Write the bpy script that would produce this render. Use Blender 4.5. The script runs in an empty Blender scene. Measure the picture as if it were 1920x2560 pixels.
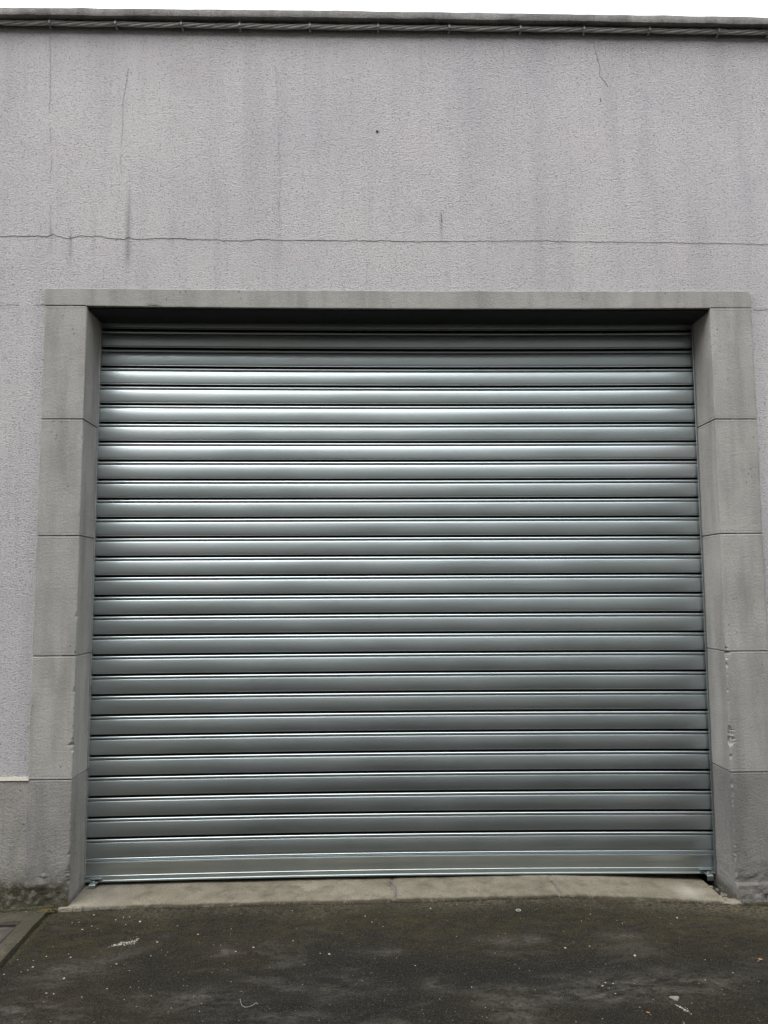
import bpy, math, random
import numpy as np
from mathutils import Vector, Matrix, noise as mn

# ------------------------------------------------------------------ camera
F, CX, CY, CZ = 1989.36, -0.1008, -4.0538, 1.3822
YAW, PITCH, ROLL = 0.0249, 0.0955, -0.0051
cyw, syw, cp, sp = math.cos(YAW), math.sin(YAW), math.cos(PITCH), math.sin(PITCH)
fwd = Vector((syw*cp, cyw*cp, sp)); right = Vector((cyw, -syw, 0.0)); up = right.cross(fwd)
r_ = right*math.cos(ROLL) + up*math.sin(ROLL); u_ = up*math.cos(ROLL) - right*math.sin(ROLL)
CAM = Vector((CX, CY, CZ))
scene = bpy.context.scene
col = scene.collection
cam_d = bpy.data.cameras.new("camera"); cam = bpy.data.objects.new("camera", cam_d); col.objects.link(cam)
m = Matrix((r_, u_, -fwd)).transposed().to_4x4(); m.translation = CAM
cam.matrix_world = m
cam_d.sensor_fit = 'VERTICAL'; cam_d.sensor_height = 36.0; cam_d.sensor_width = 27.0
cam_d.lens = F/2560*36.0; cam_d.clip_start = 0.05; cam_d.clip_end = 2000
scene.camera = cam

# ------------------------------------------------------------------ sky, sun, exposure
SUN_EL, SUN_AZ = math.radians(58), math.radians(-150)      # azimuth measured from +Y towards +X: high, front left
w = bpy.data.worlds.new("World"); scene.world = w; w.use_nodes = True
nt = w.node_tree; nt.nodes.clear()
sky = nt.nodes.new('ShaderNodeTexSky'); sky.sky_type = 'NISHITA'; sky.sun_disc = False
sky.sun_elevation = SUN_EL; sky.sun_rotation = SUN_AZ
sky.air_density = 2.0; sky.dust_density = 0.6; sky.ozone_density = 1.0
hs = nt.nodes.new('ShaderNodeHueSaturation'); hs.inputs['Saturation'].default_value = 0.16
bg = nt.nodes.new('ShaderNodeBackground'); bg.inputs['Strength'].default_value = 0.15
wo = nt.nodes.new('ShaderNodeOutputWorld')
nt.links.new(sky.outputs[0], hs.inputs['Color']); nt.links.new(hs.outputs[0], bg.inputs['Color']); nt.links.new(bg.outputs[0], wo.inputs['Surface'])
sd = bpy.data.lights.new("sun", 'SUN'); sd.energy = 0.95; sd.angle = math.radians(55); sd.color = (1.0, 0.97, 0.93)
sun = bpy.data.objects.new("sun", sd); col.objects.link(sun)
sdir = Vector((math.sin(SUN_AZ)*math.cos(SUN_EL), math.cos(SUN_AZ)*math.cos(SUN_EL), math.sin(SUN_EL)))
sun.rotation_euler = sdir.to_track_quat('Z', 'Y').to_euler(); sun.location = sdir*30
vs = scene.view_settings
vs.view_transform = 'Standard'; vs.look = 'None'; vs.gamma = 1.0; vs.use_curve_mapping = False
vs.exposure = 1.72
scene.cycles.max_bounces = 8; scene.cycles.diffuse_bounces = 5; scene.cycles.glossy_bounces = 5

# ------------------------------------------------------------------ dimensions (metres)
XOL, XIL, XIR, XOR = -1.7544, -1.5408, 1.7346, 1.9561      # outer / inner edges of the stone surround
D = 0.2375                                                  # reveal depth
H0, BLK, ZT = 2.8535, 0.6, 2.9471                           # soffit, block height, lintel top
WALL_Y = 0.008

def lerp_tab(tab, x):
    return float(np.interp(x, [t[0] for t in tab], [t[1] for t in tab]))
GT = [(-8, -.16), (-1.85, -.165), (-1.5, -.145), (-.9, -.137), (0, -.131), (.85, -.121), (1.25, -.138), (1.65, -.162), (1.78, -.172), (2.1, -.167), (8, -.17)]
def vnoise(x, y, s, seed=0):
    return mn.noise(Vector((x*s+seed*17.3, y*s-seed*9.1, seed*3.7)))
def fbm(x, y, s, seed=0, n=3):
    a, t = 1.0, 0.0
    for i in range(n):
        t += a*vnoise(x, y, s, seed+i); s *= 2.1; a *= .5
    return t
def G(x, y):
    g = lerp_tab(GT, x)
    t = min(1.0, max(0.0, -y/0.9)); t = t*t*(3-2*t)
    return g*(1-t) + (-.168)*t - 0.012*max(0, min(5.0, -y-.5))
def ground_z(x, y):
    z = G(x, y)
    near = math.exp(-max(0, -y)/.12) if y <= 0 else 1.0
    return z - .004 - .010*max(0, min(1, (y+.045)/.025)) + .004*fbm(x, y, 1.6, 3) + .0035*fbm(x, y, 11, 5)*(1+.9*near) + .0015*vnoise(x, y, 55, 2)
def ray(u, v):
    return (fwd + r_*((u-960)/F) - u_*((v-1280)/F))
def at_wall(u, v, y=0.0):
    d = ray(u, v); return CAM + d*((y-CAM.y)/d.y)
def at_ground(u, v):
    d = ray(u, v); z = -.15
    for _ in range(6):
        p = CAM + d*((z-CAM.z)/d.z); z = ground_z(p.x, p.y)
    return Vector((p.x, p.y, z))

# ------------------------------------------------------------------ object helpers
def build(name, verts, faces, mat, parent=None, smooth=False, sharp=None, attr=None):
    me = bpy.data.meshes.new(name); me.from_pydata([tuple(v) for v in verts], [], faces); me.update()
    me.materials.append(mat)
    if smooth:
        me.shade_smooth()
        if sharp: me.set_sharp_from_angle(angle=math.radians(sharp))
    if attr:
        for k, vals in attr.items():
            a = me.attributes.new(k, 'FLOAT', 'POINT'); a.data.foreach_set('value', [float(q) for q in vals])
    o = bpy.data.objects.new(name, me); col.objects.link(o)
    if parent: o.parent = parent
    return o
def empty(name, label=None, cat=None, group=None, loc=(0, 0, 0), parent=None):
    o = bpy.data.objects.new(name, None); col.objects.link(o); o.location = loc
    o.empty_display_size = .1
    if parent: o.parent = parent
    if label: tag(o, label, cat, group)
    return o
def tag(o, label, cat, group=None):
    o['label'] = label; o['category'] = cat
    if group: o['group'] = group
    return o
class MB:
    def __init__(s): s.v = []; s.f = []
    def add(s, vs_, fs):
        n = len(s.v); s.v += [tuple(q) for q in vs_]; s.f += [tuple(i+n for i in f) for f in fs]
    def box(s, x0, x1, y0, y1, z0, z1, b=0.0):
        if b <= 0:
            vs_ = [(x0,y0,z0),(x1,y0,z0),(x1,y1,z0),(x0,y1,z0),(x0,y0,z1),(x1,y0,z1),(x1,y1,z1),(x0,y1,z1)]
            s.add(vs_, [(0,3,2,1),(4,5,6,7),(0,1,5,4),(1,2,6,5),(2,3,7,6),(3,0,4,7)]); return
        # chamfered box
        vs_ = []; idx = {}
        for i, (cx, sx) in enumerate(((x0, 1), (x1, -1))):
            for j, (cy, sy) in enumerate(((y0, 1), (y1, -1))):
                for k, (cz, sz) in enumerate(((z0, 1), (z1, -1))):
                    idx[i,j,k] = len(vs_)
                    vs_ += [(cx, cy+sy*b, cz+sz*b), (cx+sx*b, cy, cz+sz*b), (cx+sx*b, cy+sy*b, cz)]
        fs = []
        def q(*a): fs.append(tuple(a))
        I = lambda i, j, k, a: idx[i,j,k]+a
        q(I(0,0,0,0), I(0,0,1,0), I(0,1,1,0), I(0,1,0,0)); q(I(1,0,0,0), I(1,1,0,0), I(1,1,1,0), I(1,0,1,0))
        q(I(0,0,0,1), I(1,0,0,1), I(1,0,1,1), I(0,0,1,1)); q(I(0,1,0,1), I(0,1,1,1), I(1,1,1,1), I(1,1,0,1))
        q(I(0,0,0,2), I(0,1,0,2), I(1,1,0,2), I(1,0,0,2)); q(I(0,0,1,2), I(1,0,1,2), I(1,1,1,2), I(0,1,1,2))
        for i in (0, 1):
            for j in (0, 1): q(I(i,j,0,0), I(i,j,1,0), I(i,j,1,1), I(i,j,0,1))
            for k in (0, 1): q(I(i,0,k,0), I(i,1,k,0), I(i,1,k,2), I(i,0,k,2))
        for j in (0, 1):
            for k in (0, 1): q(I(0,j,k,1), I(1,j,k,1), I(1,j,k,2), I(0,j,k,2))
        for i in (0, 1):
            for j in (0, 1):
                for k in (0, 1): q(I(i,j,k,0), I(i,j,k,1), I(i,j,k,2))
        s.add(vs_, fs)
    def tube(s, pts, r, n=10, caps=True):
        rings = []
        for i, p in enumerate(pts):
            p = Vector(p); a = Vector(pts[max(0, i-1)]); b = Vector(pts[min(len(pts)-1, i+1)])
            t = (b-a).normalized(); e = Vector((0, 0, 1)) if abs(t.z) < .9 else Vector((1, 0, 0))
            u = t.cross(e).normalized(); v = u.cross(t)
            rr = r[i] if isinstance(r, (list, tuple)) else r
            rings.append([p + u*math.cos(k*2*math.pi/n)*rr + v*math.sin(k*2*math.pi/n)*rr for k in range(n)])
        vs_ = [q for ring in rings for q in ring]; fs = []
        for i in range(len(rings)-1):
            for k in range(n):
                fs.append((i*n+k, i*n+(k+1) % n, (i+1)*n+(k+1) % n, (i+1)*n+k))
        if caps: fs.append(tuple(range(n))[::-1]); fs.append(tuple((len(rings)-1)*n+k for k in range(n)))
        s.add(vs_, fs)
    def build(s, name, mat, parent=None, **k):
        o = build(name, s.v, s.f, mat, parent, **k)
        import bmesh
        bm = bmesh.new(); bm.from_mesh(o.data); bmesh.ops.recalc_face_normals(bm, faces=bm.faces); bm.to_mesh(o.data); bm.free()
        return o
def grid_faces(nr, nc, flip=False):
    fs = []
    for i in range(nr-1):
        for j in range(nc-1):
            a, b, c, d = i*nc+j, i*nc+j+1, (i+1)*nc+j+1, (i+1)*nc+j
            fs.append((a, d, c, b) if flip else (a, b, c, d))
    return fs

# ------------------------------------------------------------------ materials
class NT:
    def __init__(s, name):
        s.m = bpy.data.materials.new(name); s.m.use_nodes = True; s.t = s.m.node_tree; s.t.nodes.clear()
        s.out = s.n('ShaderNodeOutputMaterial'); s.b = s.n('ShaderNodeBsdfPrincipled'); s.l(s.b.outputs[0], s.out.inputs[0])
        s.geo = s.n('ShaderNodeNewGeometry')
        s.pos = s.geo.outputs['Position']
    def n(s, k): return s.t.nodes.new(k)
    def l(s, a, b): s.t.links.new(a, b)
    def mapped(s, scale):
        q = s.n('ShaderNodeMapping'); q.inputs['Scale'].default_value = scale; s.l(s.pos, q.inputs[0]); return q.outputs[0]
    def noise(s, scale, detail=3, rough=.55, vec=None, dist=0.0):
        q = s.n('ShaderNodeTexNoise'); q.inputs['Scale'].default_value = scale; q.inputs['Detail'].default_value = detail
        q.inputs['Roughness'].default_value = rough; q.inputs['Distortion'].default_value = dist
        s.l(vec or s.pos, q.inputs['Vector']); return q.outputs[0]
    def voro(s, scale, feature='F1', vec=None, rnd=1.0):
        q = s.n('ShaderNodeTexVoronoi'); q.feature = feature; q.inputs['Scale'].default_value = scale; q.inputs['Randomness'].default_value = rnd
        s.l(vec or s.pos, q.inputs['Vector']); return q
    def ramp(s, fac, stops):
        q = s.n('ShaderNodeMapRange'); a, b, c, d = stops
        for i, v in zip((1, 2, 3, 4), (a, b, c, d)): q.inputs[i].default_value = v
        s.l(fac, q.inputs[0]); return q.outputs[0]
    def mix(s, fac, a, b, mode='MIX'):
        q = s.n('ShaderNodeMix'); q.data_type = 'RGBA'; q.blend_type = mode
        if isinstance(fac, (int, float)): q.inputs[0].default_value = fac
        else: s.l(fac, q.inputs[0])
        for i, v in ((6, a), (7, b)):
            if isinstance(v, tuple): q.inputs[i].default_value = (*v, 1)
            else: s.l(v, q.inputs[i])
        return q.outputs[2]
    def math(s, op, a, b=0.0):
        q = s.n('ShaderNodeMath'); q.operation = op
        for i, v in ((0, a), (1, b)):
            if isinstance(v, (int, float)): q.inputs[i].default_value = v
            else: s.l(v, q.inputs[i])
        return q.outputs[0]
    def attr(s, name):
        q = s.n('ShaderNodeAttribute'); q.attribute_name = name; return q.outputs['Fac']
    def bump(s, h, dist, strength=1.0, prev=None):
        q = s.n('ShaderNodeBump'); q.inputs['Distance'].default_value = dist; q.inputs['Strength'].default_value = strength
        s.l(h, q.inputs['Height'])
        if prev: s.l(prev, q.inputs['Normal'])
        return q.outputs[0]
    def done(s, color, rough=.8, normal=None, metallic=0.0, spec=.5):
        if isinstance(color, tuple): s.b.inputs['Base Color'].default_value = (*color, 1)
        else: s.l(color, s.b.inputs['Base Color'])
        if isinstance(rough, (int, float)): s.b.inputs['Roughness'].default_value = rough
        else: s.l(rough, s.b.inputs['Roughness'])
        s.b.inputs['Metallic'].default_value = metallic; s.b.inputs['Specular IOR Level'].default_value = spec
        if normal: s.l(normal, s.b.inputs['Normal'])
        return s.m

def mat_stucco():
    s = NT("stucco_render")
    v = s.mapped((1, 1, 1.55))
    a = s.noise(100, 5, .72, v, .15)
    c = s.noise(150, 2, .6, v)
    big = s.noise(1.1, 4, .6)
    blot = s.noise(2.3, 3, .5)
    streak = s.noise(2.2, 5, .6, s.mapped((4.5, 1, .28)))
    colr = s.mix(s.ramp(big, (.35, .65, 0, 1)), (.520, .499, .514), (.588, .572, .570))
    colr = s.mix(s.ramp(blot, (.52, .68, 0, .75)), colr, (.570, .532, .548))
    colr = s.mix(s.ramp(streak, (.5, .72, 0, .30)), colr, (.36, .36, .40))
    colr = s.mix(s.math('MULTIPLY', s.attr('stain_and_dark'), .75), colr, (.20, .20, .225))
    colr = s.mix(s.ramp(a, (.48, .34, 0, .8)), colr, (.18, .175, .185))        # shade in the pits of the render, painted as darker colour
    pv = s.voro(9.0); pit = s.math('MULTIPLY', s.ramp(pv.outputs['Distance'], (.035, .02, 0, 1)), s.ramp(s.noise(3.0, 1), (.55, .6, 0, 1)))
    colr = s.mix(s.math('MULTIPLY', pit, .9), colr, (.05, .05, .055))
    n1 = s.bump(a, .017, 1.0); n2 = s.bump(c, .003, .6, n1)
    return s.done(colr, .93, n2, spec=.25)
def mat_stone(name, c1, c2, dark, grain=1.0, moss=True):
    s = NT(name)
    big = s.noise(3.2, 4, .6); st = s.noise(3.0, 5, .62, s.mapped((3.5, 3.5, .55)))
    gr = s.noise(170, 3, .7, s.mapped((1, 1, 1.6))); gr2 = s.noise(45, 3, .6)
    colr = s.mix(s.ramp(big, (.35, .68, 0, 1)), c1, c2)
    colr = s.mix(s.ramp(st, (.46, .72, 0, .65)), colr, dark)
    oi = s.n('ShaderNodeObjectInfo'); colr = s.mix(1.0, colr, s.mix(oi.outputs['Random'], (.90, .90, .91), (1.06, 1.055, 1.03)), 'MULTIPLY')
    colr = s.mix(s.ramp(gr, (.50, .30, 0, .95)), colr, dark)
    pv = s.voro(36, vec=s.mapped((1, 1, .8))); pit = s.math('MULTIPLY', s.ramp(pv.outputs['Distance'], (.2, .1, 0, 1)), s.ramp(s.noise(7, 2), (.54, .64, 0, 1)))
    colr = s.mix(s.math('MULTIPLY', pit, .7), colr, tuple(q*.35 for q in dark))
    if moss:
        mo = s.attr('moss'); mn_ = s.math('MULTIPLY', mo, s.ramp(s.noise(26, 4, .65), (.30, .50, .25, 1)))
        colr = s.mix(mn_, colr, (.050, .044, .027))
        da = s.attr('fresh'); colr = s.mix(s.math('MULTIPLY', da, .8), colr, (.40, .375, .32))
    n1 = s.bump(gr2, .0022*grain, .8); n1 = s.bump(s.noise(95, 4, .75), .0038*grain, 1.0, n1)
    return s.done(colr, .9, n1, spec=.3)
def mat_steel(name, base, rough, streak=.5):
    s = NT(name)
    vx = s.mapped((1.2, 6, 34)); lo = s.noise(1.4, 4, .6, vx)
    sp_ = s.noise(120, 2, .5, s.mapped((.02, 1, 1)))
    sm = s.noise(2.6, 4, .6, s.mapped((.6, 1, 1.6)))
    smd = s.noise(11, 4, .7)
    colr = s.mix(s.ramp(lo, (.3, .7, 0, streak*.4)), base, tuple(q*.80 for q in base))
    colr = s.mix(s.ramp(sm, (.52, .7, 0, .4)), colr, (base[0]*.93, base[1]*.80, base[2]*.80))
    colr = s.mix(s.ramp(smd, (.66, .78, 0, .22)), colr, tuple(q*.55 for q in base))
    ro = s.math('ADD', s.ramp(sp_, (.3, .7, -.005, .01)), rough)
    ro = s.math('ADD', ro, s.ramp(sm, (.35, .7, -.02, .06)))
    wv = s.noise(1.3, 2, .5, s.mapped((1.4, 1, 9)))
    n1 = s.bump(wv, .003, .05)
    return s.done(colr, ro, n1, metallic=1.0)
def mat_asphalt():
    s = NT("worn_asphalt")
    fine = s.noise(230, 3, .7); mid = s.noise(60, 4, .7); v = s.mapped((1, 2.2, 1))
    pt = s.noise(2.3, 9, .70, v, .3); pt2 = s.noise(9, 8, .72, v); big = s.noise(1.05, 3, .55, v)
    colr = s.mix(s.ramp(big, (.38, .62, 0, 1)), (.0090, .0080, .0066), (.0160, .0130, .0074))
    colr = s.mix(s.ramp(pt, (.54, .66, 0, .8)), colr, (.050, .045, .038))
    colr = s.mix(s.ramp(pt2, (.56, .72, 0, .55)), colr, (.034, .030, .023))
    mo = s.attr('moss')
    colr = s.mix(s.math('MULTIPLY', mo, s.ramp(pt2, (.60, .38, 0, .9))), colr, (.036, .030, .013))
    colr = s.mix(s.math('MULTIPLY', s.attr('dirt'), s.ramp(mid, (.35, .6, .15, 1))), colr, (.092, .078, .050))
    colr = s.mix(s.math('MULTIPLY', s.attr('pale'), s.ramp(pt2, (.40, .64, 0, 1))), colr, (.082, .074, .062))
    colr = s.mix(s.ramp(mid, (.52, .32, 0, .9)), colr, (.008, .008, .007))
    colr = s.mix(s.ramp(fine, (.52, .72, 0, .7)), colr, (.12, .108, .085))
    vs_ = s.voro(38); speck = s.math('MULTIPLY', s.ramp(vs_.outputs['Distance'], (.11, .07, 0, 1)), s.ramp(s.noise(13, 1), (.56, .58, 0, 1)))
    colr = s.mix(s.math('MULTIPLY', speck, .7), colr, (.30, .285, .25))
    n1 = s.bump(mid, .010, .9); n1 = s.bump(fine, .004, 1.0, n1)
    return s.done(colr, .9, n1, spec=.12)
def mat_plain(name, c, rough=.7, metallic=0.0, var=.25, scale=40, spec=.4):
    s = NT(name)
    a = s.noise(scale, 4, .6)
    colr = s.mix(s.ramp(a, (.3, .7, 0, 1)), tuple(q*(1-var) for q in c), tuple(min(1, q*(1+var)) for q in c))
    return s.done(colr, rough, s.bump(a, .0015, .5), metallic=metallic, spec=spec)

M_stucco = mat_stucco()
M_stone = mat_stone("surround_stone", (.285, .276, .262), (.350, .340, .323), (.17, .165, .157))
M_lintel = mat_stone("lintel_stone", (.275, .267, .250), (.345, .335, .315), (.165, .16, .15))
M_base = mat_stone("plinth_render", (.235, .226, .212), (.30, .289, .272), (.135, .13, .12), 1.5)
M_baseR = mat_stone('darker_jamb_stone', (.195, .186, .178), (.245, .235, .224), (.115, .11, .105), 1.5)
M_coping = mat_stone("weathered_coping", (.15, .144, .14), (.26, .25, .24), (.045, .045, .045), 2.0, False)
M_sill = mat_stone("threshold_concrete", (.150, .132, .100), (.235, .210, .162), (.065, .056, .040), 2.2)
M_pave = mat_stone("mossy_concrete", (.055, .049, .034), (.16, .145, .108), (.022, .020, .013), 3.5)
M_steel = mat_steel("galvanised_steel", (.485, .545, .56), .35)
M_rail = mat_steel("dull_galvanised_rail", (.30, .32, .33), .42)
M_gap_shade = mat_plain('slat_gap_shade', (.012, .012, .012), .6)
M_brk = mat_steel("zinc_bracket", (.36, .40, .41), .38)
M_asph = mat_asphalt()
M_cable = mat_plain("cable_sheath", (.36, .355, .345), .5, var=.15)
M_clip = mat_plain("cable_clip_plastic", (.27, .27, .265), .5, var=.2)
M_hair = mat_plain('hairline_crack', (.27, .262, .272), .95, var=.3)
M_crack = mat_plain("dark_crack", (.10, .098, .104), .95, var=.3)  # plain dark colour of the crack ribbons
M_white = mat_plain("white_plaster_chip", (.38, .36, .31), .8, var=.12, scale=90)
M_string = mat_plain('pale_string', (.28, .27, .24), .9)
M_leaf = mat_plain("dry_leaf", (.36, .17, .07), .7, var=.35, scale=60)
M_soil = mat_plain("dark_soil", (.022, .018, .012), .95, var=.5, scale=120)
M_moss = mat_plain("moss", (.036, .036, .016), .95, var=.5, scale=150)
M_ochre = mat_plain("ochre_lichen", (.10, .075, .028), .95, var=.4, scale=150)
M_lid = mat_plain("rusty_iron_lid", (.055, .046, .040), .8, var=.4, scale=30)
M_iron = mat_plain("dark_iron_frame", (.025, .022, .02), .8, var=.3)
M_rubble = mat_plain("broken_mortar", (.15, .132, .10), .92, var=.35, scale=50)
M_dark = mat_plain("dark_hole", (.02, .02, .02), .9)

# ------------------------------------------------------------------ the ground
def axis(fine0, fine1, step, far0, far1):
    a = list(np.arange(fine0, fine1+1e-6, step)); s = step; x = fine0
    lo = []
    while x > far0: s *= 1.5; x -= s; lo.append(x)
    s = step; x = fine1; hi = []
    while x < far1: s *= 1.5; x += s; hi.append(x)
    return lo[::-1] + a + hi
gx = axis(-2.1, 2.3, .0125, -300, 300); gy = axis(-1.5, .02, .0125, -300, 300)
gv = []; moss = []; dirt = []; pale = []
PALE = [(520, 2500, .16, .05), (850, 2470, .14, .05), (1090, 2465, .05, .03), (150, 2430, .16, .05), (60, 2530, .18, .06), (1290, 2530, .10, .07), (1500, 2480, .22, .05),
        (1700, 2460, .30, .06), (1260, 2350, .10, .03), (560, 2380, .05, .03), (1560, 2340, .10, .02), (1330, 2350, .05, .02), (700, 2545, .15, .03), (1060, 2555, .02, .01), (950, 2380, .1, .02)]
PALE = [(at_ground(u, v), a*1.1, b*1.6) for u, v, a, b in PALE]
for y in gy:
    for x in gx:
        fine = -2.2 < x < 2.4 and -1.6 < y < .05
        z = ground_z(x, y) if fine else G(x, min(y, 0)) - .004
        if y > .03: z = G(x, 0) - .05
        gv.append((x, y, z))
        e = max(0.0, -y)
        l = max(0, min(1, (-1.05-x)/.5))
        moss.append(min(1, max(0, 1-abs(e-.28)/.38)*(.85+.6*fbm(x, y, 1.7, 8)) + l*.5*max(0, 1-e)) if fine else 0)
        dirt.append(max(0, 1-e/(.22+.12*vnoise(x, 0, 2, 19)))*(.75+.7*fbm(x, y, 4, 9)) + .5*max(0, min(1, (x-1.1)/.5))*max(0, 1-e/.45) if fine else 0)
        p = 0
        if fine:
            for c, a, b in PALE: p += math.exp(-((x-c.x)/a)**2-((y-c.y)/b)**2)
        pale.append(min(1, p))
ground = build('road_ground', gv, grid_faces(len(gy), len(gx)), M_asph, smooth=True, attr={'moss': moss, 'dirt': dirt, 'pale': pale})
ground['kind'] = 'structure'
ground.name = 'road'

# concrete strip of pavement on the left, butting against the wall; its right edge is at x = -1.60
pv = []; pm = []; xs = [-9, -5, -3] + list(np.arange(-2.3, -1.6001, .0125)); ys = [-6, -4, -2.5] + list(np.arange(-1.5, .0051, .0125))
HX, HY = -1.69, -.175                                         # corner of the lid let into it
for y in ys:
    for x in xs:
        e = .006*fbm(x, y, 9, 12) if -2.4 < x and y > -1.6 else 0
        xx = x + (.008*fbm(0, y, 7, 31) if abs(x+1.6) < .004 else 0)
        z = G(min(x, -1.6), y) + .014 + e*.6 + .002*vnoise(x, y, 70, 3)
        if -2.32 < x < HX and -.69 < y < HY: z = G(x, y) - .03
        pv.append((xx, y, z)); pm.append(.35 + max(0, 1+y/.12)*.6 + max(0, 1-abs(x+1.6)/.05)*.8)
n0 = len(xs); f = grid_faces(len(ys), n0)
k = len(pv)
for i, y in enumerate(ys): pv.append((pv[i*n0+n0-1][0]+.003, y, G(-1.6, y)-.05)); pm.append(1)
for i in range(len(ys)-1): f.append((i*n0+n0-1, k+i, k+i+1, (i+1)*n0+n0-1))
o = build('pavement', pv, f, M_pave, smooth=True, sharp=40, attr={'moss': pm, 'fresh': [0]*len(pm)}); o['kind'] = 'structure'

lid = empty('access_cover', 'rusty brown access cover set in the concrete strip at the foot of the wall', 'access cover', loc=(-2.0, -.43, G(-1.8, -.4)))
def local(o, pts): L = o.location; return [(p[0]-L.x, p[1]-L.y, p[2]-L.z) for p in pts]
zc = G(-1.8, -.3)+.010
b = MB(); b.box(-2.30, HX, HY-.012, HY, zc-.03, zc+.006, .002); b.box(-2.30, HX, -.69, -.678, zc-.03, zc+.006, .002)
b.box(HX-.012, HX, -.678, HY-.012, zc-.03, zc+.006, .002); b.box(-2.30, -2.288, -.678, HY-.012, zc-.03, zc+.006, .002)
b.v = local(lid, b.v); b.build('frame', M_iron, lid)
b = MB(); 
for i in range(6): b.box(-2.28, HX-.018, -.672+i*.081, -.672+i*.081+.078, zc-.03, zc-.006, .003)
b.v = local(lid, b.v); b.build('lid', M_lid, lid)

# ------------------------------------------------------------------ the building
bld = empty('building', 'grey garage building in rough lilac-grey render with a stone door surround', 'building')
# rendered wall: a finely divided front so that stains have a place
wx = [-9, -6, -4, -3] + list(np.arange(-2.4, 2.61, .0125)) + [3.2, 4.5, 6, 9]
wz = list(np.arange(-.6, 4.43, .025)) + [4.435]
def gauss(x, z, cx, cz, sx, sz): return math.exp(-((x-cx)/sx)**2-((z-cz)/sz)**2)
ST = []
for u, v0, v1, wd, a in [(322, 470, 645, .012, .9), (127, 570, 640, .012, .45), (320, 600, 660, .02, .5), (175, 575, 665, .01, .5), (235, 540, 640, .01, .4),
                         (430, 540, 620, .02, .35), (700, 600, 660, .03, .25), (1400, 480, 760, .05, .22), (1340, 90, 700, .05, .2), (640, 90, 640, .06, .16), (1750, 500, 700, .05, .25),
                         (1520, 90, 400, .04, .2), (1050, 520, 560, .02, .3), (250, 700, 760, .08, .2), (900, 200, 420, .12, .12), (1180, 90, 420, .09, .16), (500, 80, 300, .1, .14), (1800, 90, 300, .1, .16), (1103, 530, 600, .008, .7), (30, 80, 400, .06, .15)]:
    p0 = at_wall(u, v0); p1 = at_wall(u, v1); ST.append((p0.x, (p0.z+p1.z)/2, wd, abs(p0.z-p1.z)/2, a))
verts = []; st = []
for z in wz:
    for x in wx:
        verts.append((x, WALL_Y, z)); t = 0
        if -2.5 < x < 2.7:
            for cx, cz, sx, sz, a in ST: t += a*gauss(x, z, cx, cz, sx, sz)
            t += .35*max(0, 1-(4.42-z)/.16)*(.5+.5*vnoise(x, z, 2, 4))  # uneven darker band just below the coping
            e = max(0, 1-abs(x-XOL+.02)/.06) + max(0, 1-abs(x-XOR-.02)/.06)
            if z < 2.95: t += .22*e  # darker along the outer edges of the surround
            dr = max(0, vnoise(x, 0, 5.5, 27)+.05)*1.3 + max(0, vnoise(x, 0, 17, 28))*.5; ln = .35+.5*abs(vnoise(x, 3, 3, 29)); t += .28*dr*max(0, 1-(4.42-z)/ln)
        st.append(min(1, max(0, t)))
nw = len(wx); faces = []
for i in range(len(wz)-1):
    for j in range(nw-1):
        if XIL-.08 < wx[j] and wx[j+1] < XIR+.1 and wz[i+1] < H0+.03: continue
        a = i*nw+j; faces.append((a, a+1, a+nw+1, a+nw))
wall_part = build('wall', verts, faces, M_stucco, bld, attr={'stain_and_dark': st})
b = MB()
for x0, x1, z0, z1 in ((-9, XIL-.01, -.6, 4.43), (XIR+.01, 9, -.6, 4.43), (XIL-.01, XIR+.01, H0+.05, 4.43)): b.box(x0, x1, .012 + (0 if z0 < 0 else .001), .34, z0, z1)
b.box(-9, 9, .34, 6, 4.2, 4.43); b.box(-9, 9, 6, 6.2, -.6, 4.43); b.box(-9, -8.8, .34, 6, -.6, 4.2); b.box(8.8, 9, .34, 6, -.6, 4.2); 
b.build('wall_core', mat_plain("core_plaster", (.35, .34, .34), .9), bld)

# cracks in the render, thin broken ribbons following the photograph's cracks
random.seed(4)
def crack(px, wd, fade=True, y=WALL_Y):
    pts = [at_wall(u, v, y) for u, v in px]; fine = []
    for a, c in zip(pts, pts[1:]):
        n = max(2, int((c-a).length/.012))
        for i in range(n):
            q = a.lerp(c, i/n); d = (c-a).normalized(); nn = Vector((-d.z, 0, d.x))
            fine.append(q + nn*random.gauss(0, .0018))
    fine.append(pts[-1])
    vs_ = []; fs = []
    for i, q in enumerate(fine):
        d = (fine[min(i+1, len(fine)-1)]-fine[max(i-1, 0)]).normalized(); nn = Vector((-d.z, 0, d.x))
        h = wd*.5*(.45+.9*abs(vnoise(q.x, q.z, 9, 5)+.35))
        for s_, yy in ((1, y-.0005), (0, y-.0022), (-1, y-.0005)): vs_.append((q.x+nn.x*h*s_, yy, q.z+nn.z*h*s_))
    for i in range(len(fine)-1):
        if vnoise(fine[i].x, fine[i].z, 14, 8) < (-.28 if fade is True else -2): continue
        for k_ in (0, 1): fs.append((i*3+k_, i*3+k_+1, (i+1)*3+k_+1, (i+1)*3+k_))
    return vs_, fs
main = [(0,217),(120,213),(280,217),(310,203),(400,228),(490,211),(545,218),(590,210),(650,228),(740,234),(768,218),(790,233),(970,227),(1140,233),(1290,235),(1340,242),(1480,242),(1530,233),(1600,235),(1620,242),(1659,240)]
main = [(u*.422, 500+v*.422) for u, v in main] + [(960, 602), (1010, 604), (1157, 603)]
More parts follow.
